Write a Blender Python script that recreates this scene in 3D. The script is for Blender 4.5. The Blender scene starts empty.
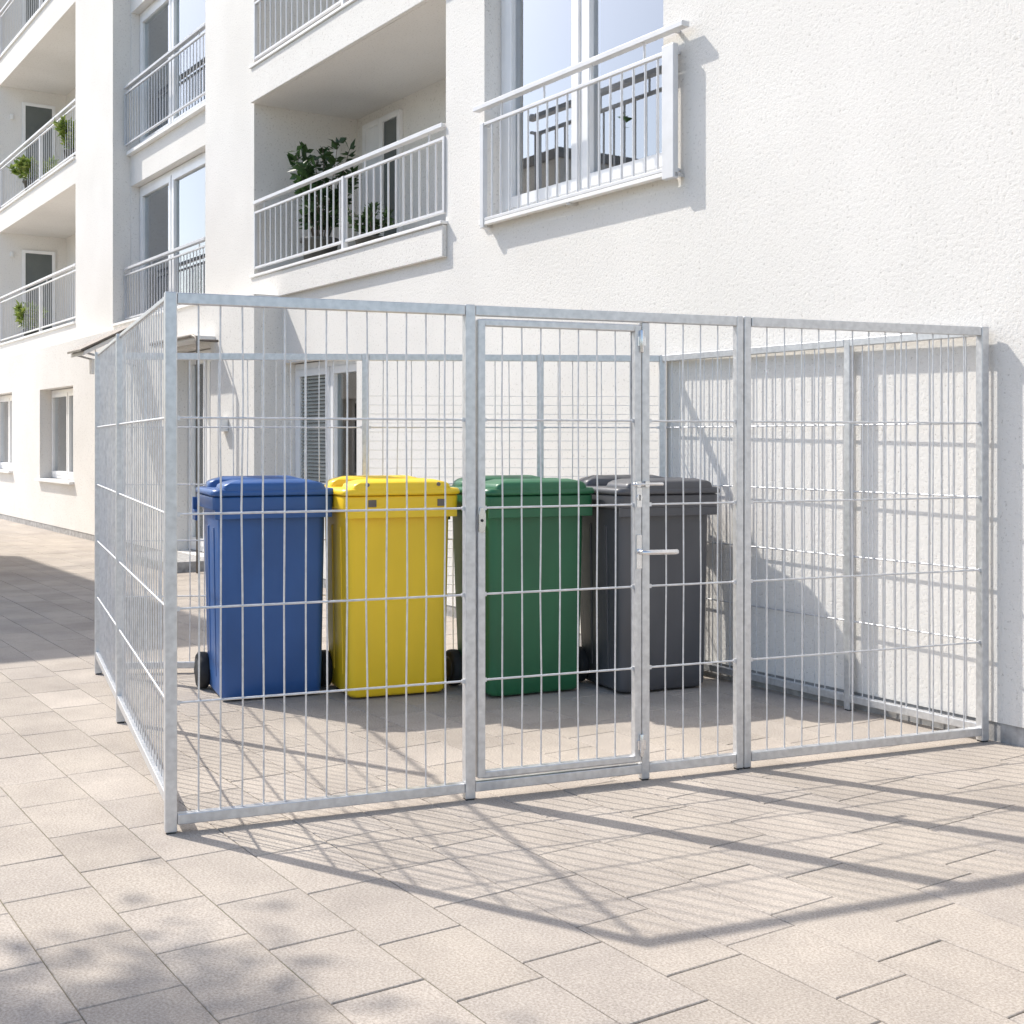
import bpy, bmesh, math, random
from mathutils import Vector, Matrix
random.seed(7)
sc = bpy.context.scene
C = sc.collection
R = math.radians

# ------------------------------------------------------------------ materials
def new_mat(name):
    m = bpy.data.materials.new(name); m.use_nodes = True
    nt = m.node_tree; nt.nodes.clear()
    out = nt.nodes.new('ShaderNodeOutputMaterial')
    b = nt.nodes.new('ShaderNodeBsdfPrincipled')
    nt.links.new(b.outputs[0], out.inputs[0])
    return m, nt, b, out

def N(nt, t, **kw):
    n = nt.nodes.new(t)
    for k, v in kw.items():
        if k.startswith('i_'): n.inputs[k[2:].replace('_', ' ')].default_value = v
        else: setattr(n, k, v)
    return n

def ramp(nt, src, c0, c1, p0=0.3, p1=0.7):
    r = nt.nodes.new('ShaderNodeValToRGB')
    r.color_ramp.elements[0].position = p0; r.color_ramp.elements[0].color = (*c0, 1)
    r.color_ramp.elements[1].position = p1; r.color_ramp.elements[1].color = (*c1, 1)
    nt.links.new(src, r.inputs[0]); return r

def noise_mat(name, c0, c1, scale=6, rough=0.6, metal=0.0, bump=0.0, bscale=80, bdist=0.004, spec=0.5, p0=.3, p1=.7, detail=5, rvar=0.0, stretch=None):
    m, nt, b, out = new_mat(name)
    tc = N(nt, 'ShaderNodeTexCoord')
    src = tc.outputs['Object']
    if stretch:
        mp = N(nt, 'ShaderNodeMapping'); mp.inputs['Scale'].default_value = stretch
        nt.links.new(src, mp.inputs[0]); src = mp.outputs[0]
    n = N(nt, 'ShaderNodeTexNoise'); n.inputs['Scale'].default_value = scale; n.inputs['Detail'].default_value = detail
    nt.links.new(src, n.inputs['Vector'])
    r = ramp(nt, n.outputs['Fac'], c0, c1, p0, p1)
    nt.links.new(r.outputs[0], b.inputs['Base Color'])
    b.inputs['Roughness'].default_value = rough; b.inputs['Metallic'].default_value = metal
    b.inputs['Specular IOR Level'].default_value = spec
    if rvar:
        mr = N(nt, 'ShaderNodeMapRange'); mr.inputs['To Min'].default_value = rough - rvar; mr.inputs['To Max'].default_value = rough + rvar
        nt.links.new(n.outputs['Fac'], mr.inputs['Value']); nt.links.new(mr.outputs[0], b.inputs['Roughness'])
    if bump:
        n2 = N(nt, 'ShaderNodeTexNoise'); n2.inputs['Scale'].default_value = bscale; n2.inputs['Detail'].default_value = 3
        nt.links.new(tc.outputs['Object'], n2.inputs['Vector'])
        bp = N(nt, 'ShaderNodeBump'); bp.inputs['Strength'].default_value = bump; bp.inputs['Distance'].default_value = bdist
        nt.links.new(n2.outputs['Fac'], bp.inputs['Height']); nt.links.new(bp.outputs[0], b.inputs['Normal'])
    return m

def stucco_mat():
    m, nt, b, out = new_mat('white_stucco')
    tc = N(nt, 'ShaderNodeTexCoord')
    big = N(nt, 'ShaderNodeTexNoise'); big.inputs['Scale'].default_value = 0.8; big.inputs['Detail'].default_value = 4
    nt.links.new(tc.outputs['Object'], big.inputs['Vector'])
    r = ramp(nt, big.outputs['Fac'], (.725, .70, .66), (.80, .775, .735), .3, .7)
    # coarse scratch render: pits (voronoi) over grain (noise)
    vo = N(nt, 'ShaderNodeTexNoise'); vo.inputs['Scale'].default_value = 52; vo.inputs['Detail'].default_value = 6; vo.inputs['Roughness'].default_value = .72
    nt.links.new(tc.outputs['Object'], vo.inputs['Vector'])
    pits = ramp(nt, vo.outputs['Fac'], (.38, .35, .32), (1, 1, 1), .35, .425)
    mx = N(nt, 'ShaderNodeMix', data_type='RGBA', blend_type='MULTIPLY'); mx.inputs[0].default_value = .5
    nt.links.new(r.outputs[0], mx.inputs[6]); nt.links.new(pits.outputs[0], mx.inputs[7])
    nt.links.new(mx.outputs[2], b.inputs['Base Color'])
    b.inputs['Roughness'].default_value = .9; b.inputs['Specular IOR Level'].default_value = .2
    bp = N(nt, 'ShaderNodeBump'); bp.inputs['Strength'].default_value = .8; bp.inputs['Distance'].default_value = .006
    nt.links.new(vo.outputs['Fac'], bp.inputs['Height']); nt.links.new(bp.outputs[0], b.inputs['Normal'])
    return m

def slab_mat():
    m, nt, b, out = new_mat('concrete_slab')
    tc = N(nt, 'ShaderNodeTexCoord'); ge = N(nt, 'ShaderNodeNewGeometry')
    rr = ramp(nt, ge.outputs['Random Per Island'], (.425, .380, .333), (.50, .448, .395), 0, 1)
    e = rr.color_ramp.elements.new(.45); e.color = (.475, .425, .372, 1)
    e = rr.color_ramp.elements.new(.7); e.color = (.435, .392, .35, 1)
    sp = N(nt, 'ShaderNodeTexNoise'); sp.inputs['Scale'].default_value = 130; sp.inputs['Detail'].default_value = 3; sp.inputs['Roughness'].default_value = .7
    nt.links.new(tc.outputs['Object'], sp.inputs['Vector'])
    s1 = ramp(nt, sp.outputs['Fac'], (.66, .64, .62), (1.14, 1.14, 1.14), .32, .66)
    st = N(nt, 'ShaderNodeTexNoise'); st.inputs['Scale'].default_value = 1.7; st.inputs['Detail'].default_value = 6; st.inputs['Roughness'].default_value = .65
    nt.links.new(tc.outputs['Object'], st.inputs['Vector'])
    s2 = ramp(nt, st.outputs['Fac'], (.76, .75, .75), (1.08, 1.07, 1.05), .30, .66)
    m1 = N(nt, 'ShaderNodeMix', data_type='RGBA', blend_type='MULTIPLY'); m1.inputs[0].default_value = 1
    m2 = N(nt, 'ShaderNodeMix', data_type='RGBA', blend_type='MULTIPLY'); m2.inputs[0].default_value = .9
    nt.links.new(rr.outputs[0], m1.inputs[6]); nt.links.new(s1.outputs[0], m1.inputs[7])
    nt.links.new(m1.outputs[2], m2.inputs[6]); nt.links.new(s2.outputs[0], m2.inputs[7])
    nt.links.new(m2.outputs[2], b.inputs['Base Color'])
    b.inputs['Roughness'].default_value = .88; b.inputs['Specular IOR Level'].default_value = .25
    bp = N(nt, 'ShaderNodeBump'); bp.inputs['Strength'].default_value = .35; bp.inputs['Distance'].default_value = .002
    nt.links.new(sp.outputs['Fac'], bp.inputs['Height']); nt.links.new(bp.outputs[0], b.inputs['Normal'])
    return m

def glass_mat(name, tint=(.80, .88, .86), refl=1.0):
    m, nt, b, out = new_mat(name)
    nt.nodes.remove(b)
    tr = N(nt, 'ShaderNodeBsdfTransparent'); tr.inputs[0].default_value = (*tint, 1)
    gl = N(nt, 'ShaderNodeBsdfGlossy'); gl.inputs['Roughness'].default_value = .015; gl.inputs[0].default_value = (.95, .97, 1, 1)
    fr = N(nt, 'ShaderNodeFresnel'); fr.inputs[0].default_value = 1.6
    mu = N(nt, 'ShaderNodeMath', operation='MULTIPLY'); mu.inputs[1].default_value = refl
    mu.use_clamp = True
    nt.links.new(fr.outputs[0], mu.inputs[0])
    mx = N(nt, 'ShaderNodeMixShader')
    nt.links.new(mu.outputs[0], mx.inputs[0]); nt.links.new(tr.outputs[0], mx.inputs[1]); nt.links.new(gl.outputs[0], mx.inputs[2])
    nt.links.new(mx.outputs[0], out.inputs[0])
    return m

def leaf_mat(name, c0, c1):
    m, nt, b, out = new_mat(name)
    ge = N(nt, 'ShaderNodeNewGeometry')
    r = ramp(nt, ge.outputs['Random Per Island'], c0, c1, 0, 1)
    nt.links.new(r.outputs[0], b.inputs['Base Color'])
    b.inputs['Roughness'].default_value = .5
    tl = N(nt, 'ShaderNodeBsdfTranslucent'); nt.links.new(r.outputs[0], tl.inputs[0])
    mx = N(nt, 'ShaderNodeMixShader'); mx.inputs[0].default_value = .25
    nt.links.new(b.outputs[0], mx.inputs[1]); nt.links.new(tl.outputs[0], mx.inputs[2]); nt.links.new(mx.outputs[0], out.inputs[0])
    return m

M = {}
M['stucco'] = stucco_mat()
M['slab'] = slab_mat()
M['joint'] = noise_mat('joint_sand', (.19, .18, .115), (.33, .29, .235), 3.2, .95, spec=.1, p0=.38, p1=.6)
M['plinth'] = noise_mat('grey_plinth', (.26, .25, .24), (.46, .45, .44), 18, .95, bump=.5, bscale=60)
M['ceiling'] = noise_mat('painted_soffit', (.72, .69, .63), (.78, .75, .70), 2, .85, spec=.2)
M['trim'] = noise_mat('white_trim', (.76, .75, .73), (.84, .83, .81), 4, .55)
M['rail'] = noise_mat('white_powder_coat', (.63, .63, .635), (.71, .71, .715), 8, .4)
M['railgrey'] = noise_mat('grey_powder_coat', (.46, .47, .49), (.56, .57, .59), 8, .42)
M['pvc'] = noise_mat('white_window_frame', (.78, .78, .78), (.85, .85, .85), 5, .32)
M['glass'] = glass_mat('window_glass', (.93, .95, .94), 4.6)
M['glassdark'] = glass_mat('tinted_window_glass', (.74, .82, .79), 2.0)
M['room'] = noise_mat('room_paint', (.55, .55, .53), (.62, .62, .60), 3, .9)
M['curtain'] = noise_mat('white_curtain', (.80, .80, .79), (.88, .88, .87), 6, .9)
M['curtaingrey'] = noise_mat('pale_grey_curtain', (.40, .46, .45), (.50, .55, .54), 6, .9)
M['blind'] = noise_mat('slatted_blind', (.36, .36, .32), (.46, .46, .41), 9, .6)
M['bronze'] = noise_mat('brown_metal', (.13, .11, .095), (.20, .175, .15), 12, .5, metal=.3)
M['zinc'] = noise_mat('galvanised_steel', (.53, .535, .545), (.70, .705, .71), 38, .36, metal=.62, p0=.25, p1=.75, rvar=.08, detail=3)
M['wire'] = noise_mat('galvanised_wire', (.55, .555, .57), (.72, .725, .735), 30, .42, metal=.5)
M['steel'] = noise_mat('bright_steel', (.68, .68, .69), (.80, .80, .81), 30, .22, metal=.9)
M['rubber'] = noise_mat('black_rubber', (.018, .018, .019), (.035, .035, .036), 20, .75)
M['hubgrey'] = noise_mat('dark_hub', (.03, .03, .032), (.05, .05, .05), 20, .5)
M['dark'] = noise_mat('dark_recess', (.02, .02, .02), (.04, .04, .04), 10, .7)
def plastic(name, c, v=.16):
    return noise_mat(name, tuple(x*(1-v)+.004 for x in c), tuple(x*(1+v)+.004 for x in c), 3.5, .38, bump=.12, bscale=260, bdist=.001, spec=.5, rvar=.08, stretch=(1, 1, .5))
M['blue'] = plastic('blue_plastic', (.020, .088, .275))
M['yellow'] = plastic('yellow_plastic', (.88, .585, .018), .06)
M['green'] = plastic('green_plastic', (.016, .125, .052))
M['grey'] = plastic('dark_grey_plastic', (.085, .085, .092))
M['leafdark'] = leaf_mat('dark_leaves', (.018, .045, .012), (.055, .11, .03))
M['leaflight'] = leaf_mat('light_leaves', (.12, .20, .03), (.30, .36, .08))
M['leaftree'] = leaf_mat('tree_leaves', (.03, .07, .02), (.08, .14, .04))
M['bark'] = noise_mat('bark', (.09, .07, .05), (.2, .16, .12), 14, .9, bump=.6, bscale=30, bdist=.02)
M['pot'] = noise_mat('terracotta_pot', (.30, .22, .15), (.40, .29, .2), 7, .8)
M['potdark'] = noise_mat('dark_pot', (.06, .06, .055), (.1, .1, .09), 7, .7)
M['roof'] = noise_mat('roof_sheet', (.25, .25, .25), (.33, .33, .33), 2, .8)

# ------------------------------------------------------------------ mesh builder
class MB:
    def __init__(s): s.v = []; s.f = []; s.sm = []
    def add(s, vs, fs, smooth=False):
        o = len(s.v); s.v += [tuple(p) for p in vs]
        s.f += [tuple(i+o for i in f) for f in fs]; s.sm += [smooth]*len(fs)
        return s
    def box(s, x0, x1, y0, y1, z0, z1, T=None):
        if x0 > x1: x0, x1 = x1, x0
        if y0 > y1: y0, y1 = y1, y0
        if z0 > z1: z0, z1 = z1, z0
        vs = [Vector(p) for p in ((x0,y0,z0),(x1,y0,z0),(x1,y1,z0),(x0,y1,z0),(x0,y0,z1),(x1,y0,z1),(x1,y1,z1),(x0,y1,z1))]
        if T: vs = [T @ p for p in vs]
        return s.add(vs, [(0,3,2,1),(4,5,6,7),(0,1,5,4),(1,2,6,5),(2,3,7,6),(3,0,4,7)])
    def tube(s, pts, r, n=8, caps=True, radii=None):
        pts = [Vector(p) for p in pts]; rings = []
        up = None
        for i, p in enumerate(pts):
            d = (pts[min(i+1, len(pts)-1)] - pts[max(i-1, 0)]).normalized()
            if up is None:
                a = Vector((0,0,1)) if abs(d.z) < .9 else Vector((1,0,0))
                up = (a - d*a.dot(d)).normalized()
            else: up = (up - d*up.dot(d)).normalized()
            sd = d.cross(up); rr = radii[i] if radii else r
            rings.append([p + (up*math.cos(2*math.pi*k/n) + sd*math.sin(2*math.pi*k/n))*rr for k in range(n)])
        vs = [q for rg in rings for q in rg]; fs = []
        for i in range(len(pts)-1):
            for k in range(n):
                fs.append((i*n+k, (i+1)*n+k, (i+1)*n+(k+1)%n, i*n+(k+1)%n))
        s.add(vs, fs, True)
        if caps:
            o = len(s.v); s.add(rings[0], [tuple(range(n))]); s.add(rings[-1], [tuple(reversed(range(n)))])
        return s
    def loft(s, rings, smooth=True, cap0=True, cap1=True):
        n = len(rings[0]); vs = [p for r in rings for p in r]; fs = []
        for i in range(len(rings)-1):
            for k in range(n):
                fs.append((i*n+k, i*n+(k+1)%n, (i+1)*n+(k+1)%n, (i+1)*n+k))
        s.add(vs, fs, smooth)
        if cap0: s.add(rings[0], [tuple(reversed(range(n)))])
        if cap1: s.add(rings[-1], [tuple(range(n))])
        return s
    def prism(s, poly, axis, a0, a1):
        # poly in the two other axes (ordered), extruded along axis
        def P(p, a):
            return {0:(a,p[0],p[1]), 1:(p[0],a,p[1]), 2:(p[0],p[1],a)}[axis]
        n = len(poly)
        vs = [P(p,a0) for p in poly] + [P(p,a1) for p in poly]
        fs = [tuple(range(n)), tuple(range(2*n-1, n-1, -1))] + [(i, i+n, (i+1)%n+n, (i+1)%n) for i in range(n)]
        return s.add(vs, fs)
    def build(s, name, mat, parent=None, bevel=0, fix=True, autosm=None):
        me = bpy.data.meshes.new(name)
        me.from_pydata(s.v, [], s.f)
        me.polygons.foreach_set('use_smooth', s.sm)
        if fix:
            bm = bmesh.new(); bm.from_mesh(me)
            bmesh.ops.remove_doubles(bm, verts=bm.verts, dist=1e-5)
            bmesh.ops.recalc_face_normals(bm, faces=bm.faces)
            bm.to_mesh(me); bm.free()
        me.materials.append(mat)
        o = bpy.data.objects.new(name, me); C.objects.link(o)
        if parent: o.parent = parent
        if bevel:
            md = o.modifiers.new('bevel', 'BEVEL'); md.width = bevel; md.segments = 2; md.limit_method = 'ANGLE'; md.angle_limit = R(35)
            md.harden_normals = False
        return o

def thing(name, label, cat, loc=(0,0,0), rz=0, group=None):
    o = bpy.data.objects.new(name, None); C.objects.link(o)
    o.empty_display_size = .2
    o.location = loc; o.rotation_euler = (0,0,rz); o['label'] = label; o['category'] = cat
    if group: o['group'] = group
    return o
def tag(o, label, cat, group=None, kind=None):
    o['label'] = label; o['category'] = cat
    if group: o['group'] = group
    if kind: o['kind'] = kind
    return o

# ------------------------------------------------------------------ frames
WX, WY = 2.2460, 5.9079                         # foot of the facade beside the enclosure
DX, DY = -0.549507, 0.835489                    # along the facade, away from the camera
WROT = math.atan2(DY, DX)
NX, NY = -DY, DX                                # out of the facade
def wpt(s, o, z=0): return (WX + DX*s + NX*o, WY + DY*s + NY*o, z)

# ------------------------------------------------------------------ ground + paving
g = MB(); g.add([(-150,-150,-.0045),(150,-150,-.0045),(150,150,-.0045),(-150,150,-.0045)], [(0,1,2,3)])
og = g.build('ground', M['joint']); tag(og, 'sandy ground showing in the joints under the paving slabs', 'ground', kind='structure')

pv = MB(); rnd = random.Random(3)
W = .268; y = .018 - W
row = 0
while y < 8.6:
    y0, y1 = y + .0018, y + W - .0018
    s = -8 - rnd.random()*.42
    while s < 32:
        L = rnd.choice((.36, .40, .42, .44, .48))
        g = .0016 + rnd.random()*.0012
        a0, a1 = s + g, s + L - g
        if not (a0 > 8.1 and y1 < .37):
            c = .0028
            z = [rnd.uniform(-.0007, .0007) for _ in range(4)]
            base = rnd.uniform(-.0006, .0006)
            vs = [(a0,y0,-.02),(a1,y0,-.02),(a1,y1,-.02),(a0,y1,-.02),
                  (a0,y0,-.002+base),(a1,y0,-.002+base),(a1,y1,-.002+base),(a0,y1,-.002+base),
                  (a0+c,y0+c,base+z[0]),(a1-c,y0+c,base+z[1]),(a1-c,y1-c,base+z[2]),(a0+c,y1-c,base+z[3])]
            fs = [(8,9,10,11)]
            for i in range(4):
                j = (i+1) % 4
                fs += [(i, j, 4+j, 4+i), (4+i, 4+j, 8+j, 8+i)]
            pv.add(vs, fs)
        s += L
    y += W
op = pv.build('paving', M['slab'], fix=False)
op.location = (WX, WY, 0); op.rotation_euler = (0,0,WROT)
tag(op, 'beige concrete slab paving laid in staggered rows along the facade', 'paving', kind='structure')

# ------------------------------------------------------------------ apartment building (local: x along facade, y outwards, z up)
B = thing('apartment_building', 'white rendered apartment block with loggias, railings and tall white framed windows', 'building', (WX, WY, 0), WROT)
F = .30; BY = -.25

def wall_plane(mb, y, s0, s1, z0, z1, opens):
    xs = sorted({s0, s1, *[o[0] for o in opens], *[o[1] for o in opens]})
    zs = sorted({z0, z1, *[o[2] for o in opens], *[o[3] for o in opens]})
    for i in range(len(xs)-1):
        for j in range(len(zs)-1):
            cx, cz = (xs[i]+xs[i+1])/2, (zs[j]+zs[j+1])/2
            if any(o[0] < cx < o[1] and o[2] < cz < o[3] for o in opens): continue
            mb.add([(xs[i],y,zs[j]),(xs[i+1],y,zs[j]),(xs[i+1],y,zs[j+1]),(xs[i],y,zs[j+1])], [(3,2,1,0)])
    for a0, a1, b0, b1, dp in opens:
        yb = y - dp
        mb.add([(a0,y,b0),(a1,y,b0),(a1,yb,b0),(a0,yb,b0)], [(3,2,1,0)])
        mb.add([(a0,y,b1),(a1,y,b1),(a1,yb,b1),(a0,yb,b1)], [(0,1,2,3)])
        mb.add([(a0,y,b0),(a0,yb,b0),(a0,yb,b1),(a0,y,b1)], [(3,2,1,0)])
        mb.add([(a1,y,b0),(a1,yb,b0),(a1,yb,b1),(a1,y,b1)], [(0,1,2,3)])

TOP = 13.0
SB = 8.35                 # near end of the projecting ground floor
LOG = [(5.05, 9.1, 3.13, 5.0, 1.22), (5.05, 9.1, 5.36, 7.2, 1.22), (5.05, 9.1, 7.56, 9.4, 1.22)]
FW = (2.37, 4.47, 3.08, 5.25, .26)
GW = (6.65, 8.30, .85, 2.19, .26)
FAR = [(16.4, 22.0, 3.22, 5.40, 1.25), (16.4, 22.0, 5.78, 8.22, 1.25), (16.4, 22.0, 8.70, 11.0, 1.25)]
BAY = (10.6, 14.38, 3.02, 12.4, -BY)
mb = MB()
wall_plane(mb, 0, -7, 28, .09, TOP, LOG + [FW, GW, (2.37, 4.47, 5.9, 8.1, .26), BAY] + FAR + [(SB, 28, .09, 2.86, 0)])
mb.build('wall', M['stucco'], B, fix=False)
D2 = (9.60, 10.85, .12, 2.45, .26); W1 = (15.36, 17.42, .80, 2.22, .26); W0_ = (19.46, 21.5, .88, 2.25, .26)
mb = MB()
wall_plane(mb, F, SB, 28, .09, 2.88, [D2, W1, W0_])
mb.add([(SB,0,.09),(SB,F,.09),(SB,F,2.88),(SB,0,2.88)], [(0,1,2,3)])
mb.add([(SB,0,2.88),(SB,F,2.88),(28,F,2.88),(28,0,2.88)], [(0,1,2,3)])
mb.build('wall', M['stucco'], B, fix=False)
BW = [(11.0, 14.34, 3.07, 5.03, .22), (11.0, 14.34, 5.50, 7.5, .22), (11.0, 14.34, 7.95, 9.9, .22)]
mb = MB(); wall_plane(mb, BY, 10.6, 14.38, 3.02, 12.4, BW); mb.build('wall', M['stucco'], B, fix=False)
# loggia back walls
for a0, a1, b0, b1, dp in LOG + FAR:
    MB().add([(a0,-dp,b0),(a1,-dp,b0),(a1,-dp,b1),(a0,-dp,b1)], [(3,2,1,0)]).build('loggia_wall', M['stucco'], B, fix=False)
# shell behind, ends and roof
mb = MB(); mb.box(-7, 28, -10, -2.6, 0, TOP)
mb.box(-7.25, -7.0, -2.6, 0, 0, TOP); mb.box(28, 28.25, -2.6, F, 0, TOP)
mb.build('wall', M['stucco'], B)
MB().box(-7.5, 28.5, -10.2, F+.35, TOP, TOP+.3).build('roof', M['roof'], B)
# plinth
mb = MB(); mb.box(-7, SB-.004, -.05, -.006, -.02, .092); mb.box(SB+.004, 9.59, F-.05, F-.006, -.02, .092); mb.box(10.86, 28, F-.05, F-.006, -.02, .092)
mb.box(SB+.006, SB+.05, -.05, F-.05, -.02, .092)
mb.build('plinth', M['plinth'], B)
# slab edges of the near loggias
for z0, z1 in ((2.87, 3.13), (5.0, 5.36), (7.2, 7.56)):
    sl = MB().box(5.03, 9.09, .002, .045, z0, z1-.002).build('balcony_slab', M['stucco'], B, bevel=.005)
    MB().box(5.02, 9.085, -.06, .065, z1+.001, z1+.028).build('coping', M['trim'], sl, bevel=.004)
# bay ledge + sills + slab coping of the far loggias
MB().box(10.63, 14.36, BY+.003, .03, 3.022, 3.05).build('ledge', M['trim'], B, bevel=.003)
for z in (5.50, 7.95):
    MB().box(10.9, 14.36, BY-.1, BY+.07, z-.04, z+.012).build('window_sill', M['trim'], B, bevel=.004)
for z in (3.22, 5.78, 8.70):
    MB().box(16.42, 21.98, -.12, .03, z+.002, z+.035).build('coping', M['trim'], B, bevel=.004)
MB().box(15.3, 17.47, F-.2, F+.07, .76, .802).build('window_sill', M['trim'], B, bevel=.005)
MB().box(19.4, 21.55, F-.2, F+.07, .84, .882).build('window_sill', M['trim'], B, bevel=.005)
MB().box(6.60, 8.31, -.2, .05, .81, .852).build('window_sill', M['trim'], B, bevel=.005)
MB().box(2.30, 4.50, -.2, .035, 3.04, 3.082).build('window_sill', M['trim'], B, bevel=.005)

def window(s0, s1, z0, z1, y, splits, fr=.06, sash=.055, glass='glass', curtains=(), blind=None, parent=B, name='window'):
    """fixed frame with sashes between the splits; y is the outer face"""
    t = .07
    f = MB()
    f.box(s0, s1, y-t, y, z0, z0+fr); f.box(s0, s1, y-t, y, z1-fr, z1)
    f.box(s0, s0+fr, y-t, y, z0+fr, z1-fr); f.box(s1-fr, s1, y-t, y, z0+fr, z1-fr)
    cuts = [s0+fr] + list(splits) + [s1-fr]
    for c in splits: f.box(c-.02, c+.02, y-t, y-.004, z0+fr, z1-fr)
    panes = []
    for a, b in zip(cuts[:-1], cuts[1:]):
        a += .022 if a in splits else .002; b -= .022 if b in splits else .002
        za, zb = z0+fr+.002, z1-fr-.002
        ys = y + .012
        f.box(a, b, y-t+.01, ys, za, za+sash); f.box(a, b, y-t+.01, ys, zb-sash, zb)
        f.box(a, a+sash, y-t+.01, ys, za+sash, zb-sash); f.box(b-sash, b, y-t+.01, ys, za+sash, zb-sash)
        panes.append((a+sash, b-sash, za+sash, zb-sash))
    fo = f.build(name, M['pvc'], parent, bevel=.004)
    for a, b, za, zb in panes:
        MB().box(a-.005, b+.005, y-.04, y-.028, za-.005, zb+.005).build('pane', M[glass], fo)
    for cu in curtains:
        a, b, mat = cu[:3]; c0, c1 = cu[3:] if len(cu) > 3 else (z0+.03, z1-.02)
        c = MB(); n = max(8, int((b-a)/.018)); vs = []
        for i in range(n+1):
            s = a + (b-a)*i/n; yy = y - .10 + .016*math.sin(s*52) + .009*math.sin(s*23+1)
            vs += [(s, yy, c0), (s, yy, c1)]
        c.add(vs, [(2*i, 2*i+2, 2*i+3, 2*i+1) for i in range(n)], True)
        o = c.build('curtain', M[mat], fo, fix=False)
        md = o.modifiers.new('thick', 'SOLIDIFY'); md.thickness = .004
    if blind:
        c = MB(); z = panes[-1][3]-.006
        while z > panes[-1][2]+.03:
            q0, q1 = panes[-1][0]+.004, panes[-1][1]-.004
            vs = [(q0,y-.024,z),(q1,y-.024,z),(q1,y-.004,z-.024),(q0,y-.004,z-.024),(q0,y-.026,z-.002),(q1,y-.026,z-.002),(q1,y-.006,z-.026),(q0,y-.006,z-.026)]
            c.add(vs, [(0,1,2,3),(7,6,5,4),(0,4,5,1),(2,6,7,3),(1,5,6,2),(0,3,7,4)]); z -= .036
        c.build('blind', M['blind'], fo)
    r = MB()    # room behind
    r.add([(s0,y-1.6,z0),(s1,y-1.6,z0),(s1,y-1.6,z1),(s0,y-1.6,z1),(s0,y-t,z0),(s1,y-t,z0),(s1,y-t,z1),(s0,y-t,z1)],
          [(0,1,2,3),(0,4,5,1),(3,2,6,7),(0,3,7,4),(1,5,6,2)])
    r.build('room', M['room'], fo, fix=False)
    return fo

window(2.375, 4.465, 3.09, 5.24, -.15, (3.43,), fr=.07, sash=.085, name='french_window',
       curtains=((2.46, 3.36, 'curtain', 3.80, 5.2), (2.46, 2.66, 'curtain', 3.14, 3.70), (3.50, 4.22, 'curtain', 3.84, 5.2), (3.52, 3.92, 'curtain', 3.14, 3.74), (4.0, 4.36, 'curtaingrey', 3.14, 3.9)))
window(2.375, 4.465, 5.91, 8.09, -.19, (3.43,), fr=.07, sash=.085, curtains=((2.5, 4.2, 'curtain'),), name='french_window')
window(6.655, 8.295, .86, 2.18, -.12, (7.45,), sash=.07, glass='glassdark', blind=True, curtains=((6.7, 7.4, 'curtaingrey'),))
window(9.605, 10.845, .13, 2.44, F-.18, (10.2,), sash=.09, glass='glassdark', curtains=((9.7, 10.75, 'curtaingrey'),), name='glass_door')
window(15.365, 17.415, .81, 2.21, F-.18, (16.35,), glass='glassdark', curtains=((15.4, 17.35, 'curtaingrey'),))
window(19.465, 21.495, .89, 2.24, F-.18, (20.5,), glass='glassdark', curtains=((19.5, 21.4, 'curtaingrey'),))
for (a0, a1, b0, b1, dp), cur in zip(BW, (((11.1, 11.9, 'curtain'), (12.0, 14.25, 'curtaingrey')), ((11.1, 13.05, 'curtain'), (13.5, 14.25, 'curtaingrey')), ((11.1, 14.2, 'curtain'),))):
    window(a0+.005, a1-.005, b0+.02, b1-.005, BY-.12, (12.92,), fr=.07, sash=.08, glass='glassdark', curtains=cur, name='french_window')

# doors inside the loggias
def flat_door(T, w, h, name, glass=True):
    f = MB(); fr = .06
    f.box(0, fr, 0, .045, 0, h, T); f.box(w-fr, w, 0, .045, 0, h, T); f.box(fr, w-fr, 0, .045, h-fr, h, T); f.box(fr, w-fr, 0, .045, 0, fr, T)
    o = f.build(name, M['pvc'], B, bevel=.004)
    MB().box(fr-.004, w-fr+.004, .012, .026, fr-.004, h-fr+.004, T).build('pane', M['glassdoor'] if glass else M['pvc'], o)
    return o
M['glassdoor'] = noise_mat('dark_door_glass', (.10, .115, .115), (.14, .155, .15), 2, .08)
for z, h in ((3.225, 1.88), (5.785, 2.18), (8.71, 2.0)):
    T = Matrix.Translation((21.998, -1.03, z)) @ Matrix.Rotation(R(90), 4, 'Z')
    flat_door(T, .62, h, 'loggia_door')
for z in (3.14, 5.37):
    T = Matrix.Translation((8.02, -1.218, z)); flat_door(T, .44, 1.74, 'loggia_door')
    T = Matrix.Translation((8.465, -1.218, z)); flat_door(T, .42, 1.74, 'loggia_door', glass=False)
# lamp on the side wall of the near loggia, small wall lamps on the far ones
def lamp(x, y, z, h):
    m = MB(); m.box(x-.06, x-.001, y-.03, y+.03, z, z+h); m.build('wall_lamp', M['trim'], B, bevel=.01)
lamp(9.098, -.95, 4.35, .36)
for z in (4.95, 7.6): lamp(21.998, -.22, z, .10)

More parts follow.
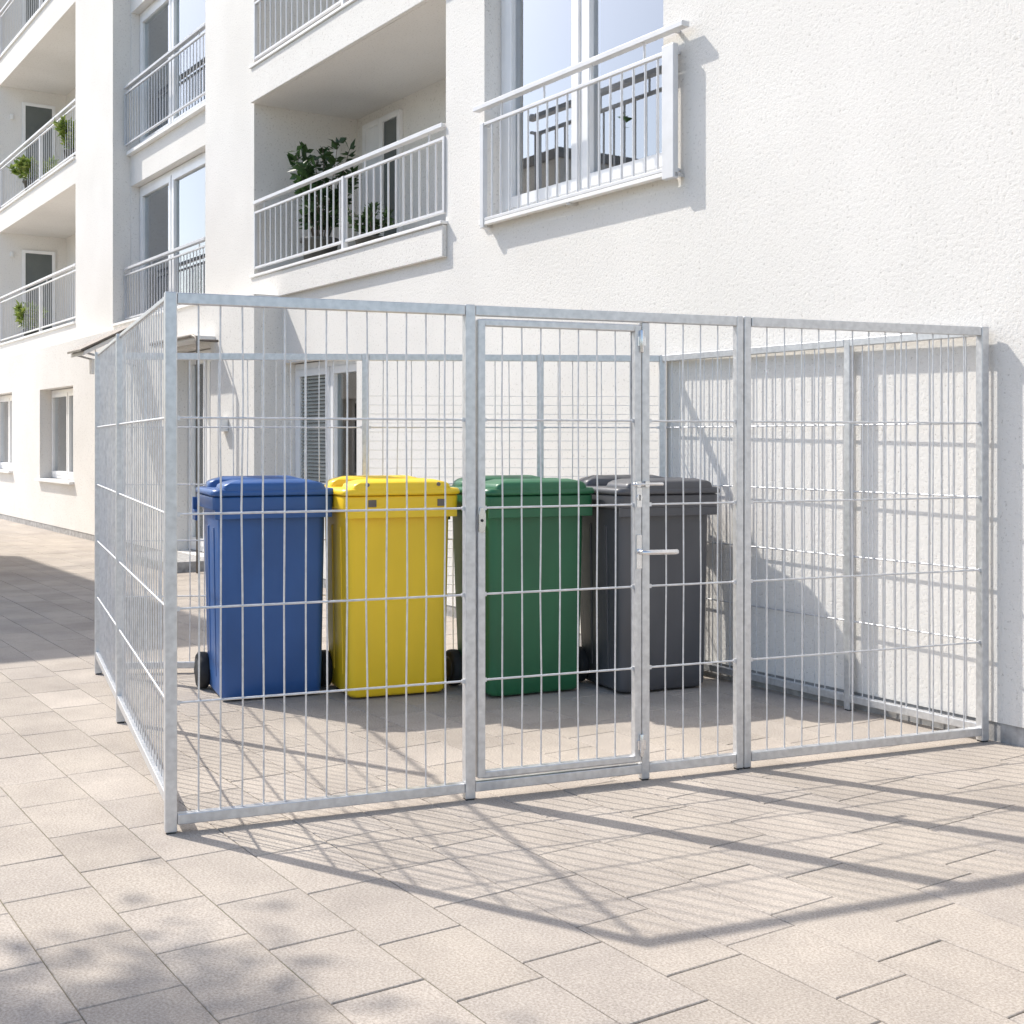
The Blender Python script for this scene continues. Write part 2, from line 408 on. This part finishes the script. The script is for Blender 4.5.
def railing(s0, s1, y, zt, zs, zb, step, posts=(), mat='rail', hr=.022, ends=None, name='railing', bal=.008, ret=0):
    m = MB()
    h0, h1 = ends if ends else (s0, s1)
    m.box(h0, h1, y-.03, y+.03, zt-.035, zt)                       # handrail
    m.box(s0, s1, y-.014, y+.014, zs-.024, zs)                     # upper rail
    m.box(s0, s1, y-.014, y+.014, zb, zb+.024)                     # lower rail
    n = round((s1-s0)/step)
    for i in range(1, n):
        s = s0 + (s1-s0)*i/n
        if any(abs(s-p) < .035 for p in posts): continue
        m.tube([(s, y, zb+.02), (s, y, zs-.02)], bal, 6, caps=False)
    for p in posts: m.box(p-.022, p+.022, y-.024, y+.024, zb-.06, zs+.001)
    k = s0 + .25
    while k < s1:                                                   # stubs that carry the handrail
        m.tube([(k, y, zs-.01), (k, y, zt-.02)], .009, 6, caps=False); k += (s1-s0-.5)/3
    for s in (s0, s1): m.box(s-.014, s+.014, y-.016, y+.016, zb-.001, zs+.002)
    if ret:
        for s in (s0, s1):
            m.box(s-.012, s+.012, ret, y-.02, zs-.022, zs-.002); m.box(s-.012, s+.012, ret, y-.02, zb+.002, zb+.022)
            m.box(s-.012, s+.012, ret, y-.03, zt-.03, zt-.008)
    return m.build(name, M[mat], B, bevel=.003)
for z in (3.13, 5.36, 7.56):
    railing(5.07, 9.06, .0, z+.82, z+.71, z+.10, .137, posts=(6.9,), bal=.0095)
for z in (3.22, 5.78, 8.70):
    railing(16.43, 21.97, -.03, z+.94, z+.85, z+.10, .14, posts=(18.8,), bal=.0062)
# railings in front of the tall bay windows
for z, zb in ((3.85, 3.12), (6.42, 5.58), (8.87, 8.0)):
    railing(11.0, 14.30, -.16, z, z-.09, zb, .118, mat='railgrey')
# balcony rail of the near french window
for dz in (0, 2.82):
    rl = railing(2.22, 4.37, .07, 3.93+dz, 3.79+dz, 3.05+dz, .118, ends=(2.08, 4.48), ret=0.002, bal=.009)
    MB().box(2.17, 2.28, .05, .09, 3.0+dz, 3.82+dz).build('post', M['rail'], rl, bevel=.005)
    MB().box(4.345, 4.395, .05, .09, 3.0+dz, 3.79+dz).build('post', M['rail'], rl, bevel=.005)
    MB().box(2.24, 4.35, .036, .083, 3.022+dz, 3.049+dz).build('shadow_plate', M['trim'], rl, bevel=.003)  # solid plate added so the rail foot casts an unbroken shadow
    for q in (2.19, 4.37, 3.28): MB().box(q-.02, q+.02, .002, .075, 3.01+dz, 3.035+dz).build('bracket', M['steel'], rl)

# entrance with little canopy and steel tube frame
MB().box(9.45, 10.95, F+.003, F+.22, 2.49, 2.53).build('canopy', M['trim'], B, bevel=.004)
m = MB()
m.tube([(10.95, F+.24, 2.53), (9.50, F+.24, 2.53), (9.38, F+.24, 2.50), (9.32, F+.24, 2.40), (9.32, F+.24, 0)], .020, 8)
m.tube([(9.34, F+.23, 2.47), (9.34, F+.01, 2.47)], .014, 8)
m.build('canopy_frame', M['bronze'], B)
MB().box(9.5, 10.95, F+.003, F+.5, -.01, .11).build('doorstep', M['plinth'], B, bevel=.006)
MB().box(10.87, 11.1, F+.003, F+.06, .115, 1.0).build('letterbox', M['railgrey'], B, bevel=.006)
MB().box(9.06, 9.2, F+.003, F+.08, 1.50, 1.64).build('doorbell', M['trim'], B, bevel=.008)
# sloped canopy of the far door with a lantern
cn = MB().prism([(F+.003, 2.80), (F+.66, 2.46), (F+.66, 2.51), (F+.003, 2.86)], 0, 12.25, 12.85).build('canopy', M['trim'], B, bevel=.004)
MB().prism([(F+.003, 2.861), (F+.70, 2.506), (F+.70, 2.532), (F+.003, 2.892)], 0, 12.22, 12.88).build('canopy_roof', M['bronze'], cn)
for q in (12.30, 12.8): MB().tube([(q, F+.003, 2.35), (q, F+.6, 2.49)], .014, 6).build('bracket', M['railgrey'], cn)
m = MB(); m.box(12.4, 12.52, F+.4, F+.52, 2.24, 2.42); m.tube([(12.46, F+.46, 2.42), (12.46, F+.46, 2.6)], .01, 6)
m.build('lantern', M['trim'], cn, bevel=.01)
MB().box(12.27, 12.83, F-.04, F+.012, .1, 2.25).build('door', M['pvc'], B, bevel=.004)

# ------------------------------------------------------------------ wire enclosure (local: u along the front, v into the cage)
FLX, FLY = -1.22, 4.52
AF = math.atan2(.3742, .9274)
E_ = thing('bin_enclosure', 'galvanised steel mesh cage with a hinged gate around the wheelie bins', 'bin enclosure', (FLX, FLY, 0), AF)
H = 1.932
FLp, FRp, BRp, BLp = Vector((0,0,0)), Vector((3.68,0,0)), Vector((3.24,2.28,0)), Vector((-.02,3.33,0))

def seg_frame(P, Q):
    d = (Q-P); L = d.length; d.normalize()
    T = Matrix.Translation(P) @ Matrix.Rotation(math.atan2(d.y, d.x), 4, 'Z')
    return T, L

def post(p, rot=0, w=.042, h=H, name='post', foot=True):
    T = Matrix.Translation(p) @ Matrix.Rotation(rot, 4, 'Z')
    m = MB().box(-w/2, w/2, -w/2, w/2, .006, h, T)
    o = m.build(name, M['zinc'], E_, bevel=.0035)
    if foot:
        MB().box(-w/2+.004, w/2-.004, -w/2+.004, w/2-.004, -.004, .007, T).build('foot_cap', M['dark'], o)
    return o

ROWS = (.464, .80, 1.138, 1.483)
wr = random.Random(11)
def wires(T, a, b, zb, zt, rows, spacing, r=.0035, rh=.0042, parent=None, y=0, extra=(), side=-1):
    m = MB(); n = max(2, round((b-a)/spacing))
    for i in range(1, n):
        x = a + (b-a)*i/n
        j = [wr.uniform(-.0034, .0034) for _ in range(6)]
        zz = [zb + (zt-zb)*k/5 for k in range(6)]
        m.tube([T @ Vector((x + (j[k] if 0 < k < 5 else 0), y, zz[k])) for k in range(6)], r, 6, caps=False)
    for z in rows:
        yy = y + side*(r+rh*.8); m.tube([T @ Vector((a, yy, z)), T @ Vector((b, yy, z))], rh, 6, caps=False)
    for z in rows:
        for x in (a+.004, b-.004): m.box(x-.008, x+.008, yy-.004, yy+.004, z-.008, z+.008, T)
    for z in extra:
        m.tube([T @ Vector((a, y+r+.0014, z)), T @ Vector((b, y+r+.0014, z))], .0016, 5, caps=False)
    return m.build('wire_mesh', M['wire'], parent or E_)

def rails(T, a, b, zb=.030, top=True, tk=.04):
    m = MB(); m.box(a, b, -.018, .018, zb, zb+.038, T); m.build('bottom_rail', M['zinc'], E_, bevel=.003)
    if top:
        m = MB(); m.box(a, b, -tk*.475, tk*.475, H-.002-tk, H-.002, T); m.build('top_rail', M['zinc'], E_, bevel=.003)

# front
P2, PG, P3 = 1.134, 1.904, 2.376
T, L = seg_frame(FLp, FRp)
post(FLp); post(Vector((P2, 0, 0))); post(FRp)
post(Vector((PG, 0, 0)), w=.036, h=H-.045)
post(Vector((P3-.019, 0, 0)), w=.034); post(Vector((P3+.019, 0, 0)), w=.034)
for a, b in ((0, P2), (P2, PG), (PG, P3-.02), (P3+.02, 3.68)):
    w0 = .022 if a in (0, P2) else .018
    rails(T, a+w0, b-(.022 if b in (P2, 3.68) else .018), top=(b != PG and a != PG))
m = MB(); m.box(P2+.022, P3-.037, -.019, .019, H-.042, H-.002, T); m.build('top_rail', M['zinc'], E_, bevel=.003)
wires(T, .02, P2-.02, .066, H-.04, ROWS, .0795)
wires(T, PG+.018, P3-.036, .066, H-.04, ROWS, .083)
wires(T, P3+.036, 3.66, .066, H-.04, ROWS, .0905)
# gate
gz0, gz1 = .082, 1.876; gu0, gu1 = P2+.030, PG-.022
m = MB(); fw = .030
m.box(gu0, gu0+fw, -.022, .012, gz0, gz1); m.box(gu1-fw, gu1, -.022, .012, gz0, gz1)
m.box(gu0+fw, gu1-fw, -.022, .012, gz0, gz0+.026); m.box(gu0+fw, gu1-fw, -.022, .012, gz1-.026, gz1)
gate = m.build('gate', M['zinc'], E_, bevel=.004)
wires(T, gu0+fw-.002, gu1-fw+.002, gz0+.024, gz1-.024, ROWS, .0815, parent=gate)
# gate hardware
m = MB(); zc = .945
m.box(gu1-.026, gu1-.002, -.028, -.021, zc-.07, zc+.07)
m.tube([(gu1-.014, -.022, zc), (gu1-.014, -.062, zc)], .011, 12)
m.tube([(gu1-.020, -.062, zc), (gu1+.02, -.066, zc), (gu1+.13, -.066, zc-.002), (gu1+.145, -.060, zc-.002)], .0105, 12)
m.build('handle', M['steel'], gate, bevel=.001)
m = MB(); m.tube([(gu1-.012, -.02, 1.168), (gu1-.012, -.030, 1.168)], .013, 14); m.box(gu1-.024, gu1, -.026, -.0215, 1.128, 1.208)
lk = m.build('lock', M['steel'], gate)
MB().box(gu1-.014, gu1-.010, -.0315, -.0295, 1.155, 1.179).build('keyhole', M['dark'], lk)
m = MB(); m.tube([(gu1-.045, -.03, 1.222), (gu1+.095, -.03, 1.222)], .007, 8); m.box(gu1-.028, gu1-.008, -.036, -.021, 1.211, 1.235); m.box(gu1+.01, gu1+.03, -.036, -.017, 1.211, 1.235)
m.build('bolt', M['steel'], gate, bevel=.001)
for z in (1.81, .15):
    m = MB(); m.tube([(gu1-.002, -.028, z-.045), (gu1-.002, -.028, z+.045)], .010, 10); m.box(gu1-.02, gu1+.018, -.026, -.0205, z-.02, z+.02)
    m.build('hinge', M['steel'], gate, bevel=.001)
m = MB(); m.prism([(-.012, -.05), (.012, -.05), (.016, -.02), (.016, .02), (.006, .045), (-.006, .045), (-.012, .02)], 1, -.034, -.024)
for i, v in enumerate(m.v): m.v[i] = (v[0]+gu0+.012, v[1], v[2]+1.095)
ct = m.build('catch_plate', M['steel'], gate, bevel=.001)
m = MB(); m.tube([(gu0+.012, -.022, 1.09), (gu0+.012, -.037, 1.09)], .006, 8); m.build('rivet', M['dark'], ct)

# left side (seen almost edge-on)
T, L = seg_frame(FLp, BLp)
post(FLp + (BLp-FLp)*.575, R(0)); post(BLp)
c = L*.575
for a, b in ((.022, c-.022), (c+.022, L-.022)): rails(T, a, b, .10, tk=.018); wires(T, a, b, .136, H-.018, ROWS, .080, r=.0031, rh=.0048, side=1)
# back
T, L = seg_frame(BLp, BRp)
for t in (.466, .778): post(BLp + (BRp-BLp)*t, math.atan2(BRp.y-BLp.y, BRp.x-BLp.x))
post(BRp, math.atan2(BRp.y-BLp.y, BRp.x-BLp.x))
cuts = [0, .466*L, .778*L, L]
for i, (a, b) in enumerate(zip(cuts[:-1], cuts[1:])):
    ex = [.52 + .055*k for k in range(22)] if i else ()
    rails(T, a+.022, b-.022, .03); wires(T, a+.022, b-.022, .066, H-.04, ROWS, .088, y=0, extra=ex)
# right side along the wall
T, L = seg_frame(FRp, BRp)
post(FRp + (BRp-FRp)*.349, math.atan2(BRp.y, BRp.x-FRp.x), w=.038)
c = L*.349
for a, b in ((.022, c-.02), (c+.02, L-.022)): rails(T, a, b, .045); wires(T, a, b, .08, H-.04, ROWS, .072)

# ------------------------------------------------------------------ wheelie bins (local: x across, y from front to back)
def rrect(w, y0, y1, r, z, n=5, zf=None):
    pts = []; x0, x1 = -w/2, w/2
    for cx, cy, a0 in ((x1-r, y0+r, -90), (x1-r, y1-r, 0), (x0+r, y1-r, 90), (x0+r, y0+r, 180)):
        for k in range(n+1):
            a = R(a0 + 90*k/n); px, py = cx + r*math.cos(a), cy + r*math.sin(a)
            pts.append((px, py, zf(px, py) if zf else z))
    return pts

def make_bin(colour, label, loc, rz, h=1.0):
    t = thing('wheelie_bin', label, 'wheelie bin', loc, rz, 'wheelie bins in the mesh cage')
    mat = M[colour]
    b = MB()
    rings = [rrect(.52, .045, .50, .04, .012), rrect(.548, .035, .515, .042, .028), rrect(.554, .03, .525, .042, .10), rrect(.567, .02, .555, .042, .55), rrect(.578, .012, .58, .042, .93),
             rrect(.579, .012, .582, .042, .985), rrect(.585, .004, .588, .045, .995), rrect(.588, .003, .590, .045, 1.03)]
    b.loft(rings)
    # ribs down the sides and below the rim
    for sx in (-1, 1):
        for yy in (.17, .36):
            b.prism([(sx*.281, .12), (sx*.2945, .93), (sx*.283, .93), (sx*.270, .12)], 1, yy, yy+.022)
    for k in range(7):
        x = -.24 + .08*k
        b.box(x-.004, x+.004, -.018, .03, .985, 1.028)
    body = b.build('body', mat, t, bevel=.004)
    r = MB()   # rim with the front lifting lip
    r.loft([rrect(.62, -.022, .60, .04, 1.028), rrect(.648, -.034, .61, .042, 1.033), rrect(.652, -.036, .612, .042, 1.098), rrect(.642, -.03, .606, .04, 1.104)])
    r.box(-.315, .315, -.030, -.018, .985, 1.034)
    rim = r.build('rim', mat, t, bevel=.003)
    l = MB()   # lid: overhanging plate, raised front and rear humps
    dish = lambda z0: (lambda x, y: z0 - .012*math.cos(min(1, max(-1, (y-.30)/.3))*math.pi/2))
    l.loft([rrect(.655, -.045, .60, .05, 1.107), rrect(.672, -.054, .61, .052, 1.111), rrect(.672, -.054, .61, .052, 1.128), rrect(.655, -.045, .602, .05, 1.140, zf=dish(1.142)), rrect(.58, 0, .56, .05, 1.142, zf=dish(1.144))])
    def hump(y0, y1, w, zb, top):
        arch = lambda k: (lambda x, y: zb + (top-zb)*k*(1-.55*(abs(x)/(w/2))**3.5))
        l.loft([rrect(w, y0, y1, .03, zb-.02), rrect(w-.004, y0, y1, .03, zb, zf=arch(.3)), rrect(w-.016, y0+.002, y1-.01, .03, zb, zf=arch(.86)), rrect(w-.034, y0+.010, y1-.02, .03, zb, zf=arch(.98)), rrect(w-.14, y0+.06, y1-.06, .03, zb, zf=arch(1.03))])
    hump(-.049, .22, .56, 1.135, 1.198)
    hump(.42, .59, .57, 1.135, 1.206)
    lid = l.build('lid', mat, t)
    md = lid.modifiers.new('b', 'BEVEL'); md.width = .003; md.segments = 1; md.limit_method = 'ANGLE'; md.angle_limit = R(40)
    hd = MB()  # rear handle on two ears
    for sx in (-1, 1):
        hd.prism([(.58, 1.02), (.66, 1.06), (.685, 1.11), (.67, 1.13), (.60, 1.10)], 0, sx*.21-.012, sx*.21+.012)
        hd.prism([(.50, .95), (.60, .95), (.625, 1.0), (.625, 1.08), (.59, 1.08), (.585, 1.01), (.50, 1.0)], 0, sx*.333-.012, sx*.333+.012)
    hd.tube([(-.30, .668, 1.10), (.30, .668, 1.10)], .016, 10)
    hd.build('rear_handle', mat, t, bevel=.003)
    for sx in (-1, 1):
        w = MB(); cx = sx*.302
        prof = [(.0, .045), (.088, .045), (.10, .034), (.103, .02), (.103, -.0), (.10, -.014), (.088, -.022)]
        n = 24
        w.loft([[(cx + sx*(px-.01), .50 + rr*math.cos(2*math.pi*k/n), .103 + rr*math.sin(2*math.pi*k/n)) for k in range(n)] for rr, px in [(.06, .045), (.088, .045), (.10, .036), (.103, .022), (.103, .002), (.10, -.012), (.088, -.02), (.06, -.02)]])
        wo = w.build('wheel', M['rubber'], t)
        hb = MB(); hb.loft([[(cx + sx*px, .50 + rr*math.cos(2*math.pi*k/n), .103 + rr*math.sin(2*math.pi*k/n)) for k in range(n)] for rr, px in [(.066, .03), (.066, .037), (.05, .040), (.02, .047), (.006, .048)]])
        hb.build('hub', M['hubgrey'], wo)
    MB().tube([(-.28, .50, .103), (.28, .50, .103)], .012, 8).build('axle', M['steel'], t)
    if colour == 'yellow':
        for x in (-.17, .22): MB().box(x-.022, x+.022, -.040, -.034, 1.045, 1.083).build('lock_hole', M['bronze'], rim)
        for x in (-.20, .20): MB().tube([(x, -.053, 1.165), (x, -.036, 1.165)], .011, 10).build('rivet', M['bronze'], lid)
    return t
make_bin('blue', 'blue wheelie bin with closed lid, standing at the left end of the row', (-1.285, 6.82, 0), R(22))
make_bin('yellow', 'yellow wheelie bin with closed lid, standing between the blue and the green bin', (-.605, 6.88, 0), R(22))
make_bin('green', 'green wheelie bin with closed lid, standing behind the gate of the cage', (.15, 6.93, 0), R(25))
make_bin('grey', 'dark grey wheelie bin with closed lid, standing in the corner by the wall', (.862, 7.03, 0), R(24))

# ------------------------------------------------------------------ plants
def leaf(mb, p, d, L, w, rn):
    d = Vector(d).normalized(); a = Vector((rn.gauss(0,1), rn.gauss(0,1), rn.gauss(0,1)))
    sd = d.cross(a).normalized(); nn = d.cross(sd)
    p = Vector(p)
    mb.add([p, p+d*L*.45+sd*w+nn*w*.3, p+d*L, p+d*L*.45-sd*w+nn*w*.3], [(0,1,2),(0,2,3)])

def bush(name, label, base, stems, height, spread, leafL, mat, potw=.16, poth=.25, pot='pot', group=None, seed=1, perstem=46, cat='plant', upright=.8):
    rn = random.Random(seed)
    t = thing(name, label, cat, base, 0, group)
    p = MB(); n = 16
    prof = [(potw*.72, 0), (potw*.95, poth*.9), (potw*1.04, poth*.9), (potw*1.04, poth), (potw*.9, poth), (potw*.86, poth*.85), (.01, poth*.85)]
    p.loft([[(r*math.cos(2*math.pi*k/n), r*math.sin(2*math.pi*k/n), z) for k in range(n)] for r, z in prof])
    p.build('pot', M[pot], t)
    lf = MB(); st = MB()
    for i in range(stems):
        a = rn.uniform(0, 6.283); rr = spread*math.sqrt(rn.random()); hh = height*rn.uniform(.65, 1.0)*(1-.25*(rr/spread)**2)
        top = Vector((rr*math.cos(a), rr*math.sin(a), poth+hh)); b0 = Vector((.3*potw*math.cos(a), .3*potw*math.sin(a), poth*.85))
        mid = (b0+top)/2 + Vector((rn.uniform(-.03,.03), rn.uniform(-.03,.03), .06*hh))
        st.tube([b0, mid, top], .005, 5, radii=[.007, .005, .003])
        for k in range(perstem):
            tt = rn.uniform(.18, 1.02)
            q = b0.lerp(mid, tt*2) if tt < .5 else mid.lerp(top, tt*2-1)
            d = Vector((rn.gauss(0,1), rn.gauss(0,1), rn.gauss(.45,.6)))
            leaf(lf, q, d, leafL*rn.uniform(.6, 1.2), leafL*rn.uniform(.16, .26), rn)
    lf.build('foliage', M[mat], t, fix=False); st.build('stem', M['bark'], t)
    return t
bush('potted_bush', 'large dark green potted bush behind the railing of the near loggia', wpt(8.35, -.42, 3.14), 14, 1.2, .36, .14, 'leafdark', .2, .35, pot='potdark', seed=2, perstem=46)
bush('potted_plant', 'low olive potted plant right of the big bush on the near loggia', wpt(7.2, -.4, 3.14), 9, .36, .24, .10, 'leafdark', .14, .22, pot='potdark', seed=12, perstem=34)
bush('potted_plant', 'light green trailing planter at the left of the upper far loggia', wpt(19.9, -.2, 5.79), 20, .40, .50, .13, 'leaflight', .22, .25, pot='potdark', seed=4, perstem=70)
bush('potted_plant', 'rounded light green bush at the right of the upper far loggia', wpt(17.3, -.2, 5.79), 18, .52, .34, .13, 'leaflight', .16, .3, pot='potdark', seed=5, perstem=70)
bush('potted_plant', 'small light green plant behind the railing of the lower far loggia', wpt(20.3, -.2, 3.23), 14, .48, .36, .14, 'leaflight', .14, .2, pot='potdark', seed=6, perstem=60)
bush('house_plant', 'dark house plant standing indoors behind the near french window', wpt(2.98, -.45, 3.17), 18, .46, .24, .11, 'leafdark', .12, .16, pot='potdark', seed=8, perstem=60)

# ------------------------------------------------------------------ beyond the left edge of the picture: what throws the street's shadows
T_ = thing('street_tree', 'loose crowned street tree standing left of the cage', 'tree', (-5.55, 5.25, 0))
rn = random.Random(21)
tr = MB(); tr.tube([(0,0,-.02), (.03,.02,1.2), (.0,-.05,2.4), (.1,-.1,3.6), (.25,-.15,4.7)], .1, 10, radii=[.13,.10,.085,.065,.03])
lv = MB(); clumps = []
for i in range(16):
    a = rn.uniform(0, 6.283); rr = rn.uniform(.2, 1.05); z = rn.uniform(4.1, 5.1)
    cpt = Vector((.3 + rr*math.cos(a), -.2 + rr*math.sin(a)*.8, z)); clumps.append(cpt)
    b0 = Vector((.08, -.08, rn.uniform(2.3, 3.6)))
    tr.tube([b0, (b0+cpt)/2 + Vector((0,0,.12)), cpt], .02, 6, radii=[.035,.022,.008])
    for k in range(190):
        q = cpt + Vector((rn.gauss(0,.22), rn.gauss(0,.22), rn.gauss(0,.16)))
        leaf(lv, q, (rn.gauss(0,1), rn.gauss(0,1), rn.gauss(-.2,.7)), rn.uniform(.07,.13), rn.uniform(.02,.032), rn)
tr.build('trunk', M['bark'], T_); lv.build('crown', M['leaftree'], T_, fix=False)

NB = thing('townhouse', 'plain pale town house across the path from the apartment block', 'building', wpt(9.3, 3.8), WROT)
mb = MB(); wop = [(1.2+i*3.6, 2.6+i*3.6, z, z+1.3, .2) for i in range(2) for z in (.8, 3.1)]
# facade facing the apartment block (its outward normal is -y)
def nb_wall(mb):
    tmp = MB(); wall_plane(tmp, 0, 0, 7.6, 0, 4.98, wop)
    mb.add([(x, -y_, z) for x, y_, z in tmp.v], [tuple(reversed(f)) for f in tmp.f])
nb_wall(mb); mb.box(0, 7.6, .4, 6, 0, 4.98); mb.box(0, .2, .001, .4, 0, 4.98); mb.box(7.4, 7.6, .001, .4, 0, 4.98)
mb.build('wall', M['stucco'], NB, fix=False)
MB().box(-.05, 7.65, -.05, 6.05, 4.98, 5.1).build('roof', M['roof'], NB)
for a0, a1, z0, z1, _ in wop:
    f = MB().box(a0, a1, .2, .25, z0, z0+.07).box(a0, a1, .2, .25, z1-.07, z1).box(a0, a0+.07, .2, .25, z0+.07, z1-.07).box(a1-.07, a1, .2, .25, z0+.07, z1-.07).build('window', M['pvc'], NB)
    MB().box(a0+.06, a1-.06, .22, .235, z0+.06, z1-.06).build('pane', M['glassdoor'], f)

# ------------------------------------------------------------------ light
SUN_AZ = Vector((-.848, .530)); EL = R(45.5)
world = bpy.data.worlds.new('World'); sc.world = world; world.use_nodes = True
nt = world.node_tree; bg = nt.nodes['Background']
sky = nt.nodes.new('ShaderNodeTexSky'); sky.sky_type = 'NISHITA'; sky.sun_disc = False
sky.sun_elevation = EL; sky.sun_rotation = math.atan2(SUN_AZ.x, SUN_AZ.y)
sky.air_density = 1.0; sky.dust_density = 1.6; sky.ozone_density = 1.0
nt.links.new(sky.outputs[0], bg.inputs[0]); bg.inputs[1].default_value = .15
sd = bpy.data.lights.new('sun', 'SUN'); sd.energy = 3.2; sd.angle = R(.7); sd.color = (1.0, .955, .88)
so = bpy.data.objects.new('sun', sd); C.objects.link(so)
dirv = Vector((SUN_AZ.x*math.cos(EL), SUN_AZ.y*math.cos(EL), math.sin(EL)))
so.rotation_euler = dirv.to_track_quat('Z', 'Y').to_euler(); so.location = (-6, 4, 12)

# ------------------------------------------------------------------ camera
cd = bpy.data.cameras.new('camera'); cam = bpy.data.objects.new('camera', cd); C.objects.link(cam)
cam.location = (0, 0, 1.4); cam.rotation_euler = (R(90), 0, 0)
cd.sensor_width = 36; cd.lens = 1265/1024*36; cd.shift_y = -(512-441)/1024
cd.clip_start = .05; cd.clip_end = 500
sc.camera = cam
vs = sc.view_settings; vs.view_transform = 'Standard'; vs.look = 'None'; vs.gamma = 1; vs.exposure = .77
sc.cycles.max_bounces = 8; sc.cycles.transparent_max_bounces = 16; sc.cycles.diffuse_bounces = 5
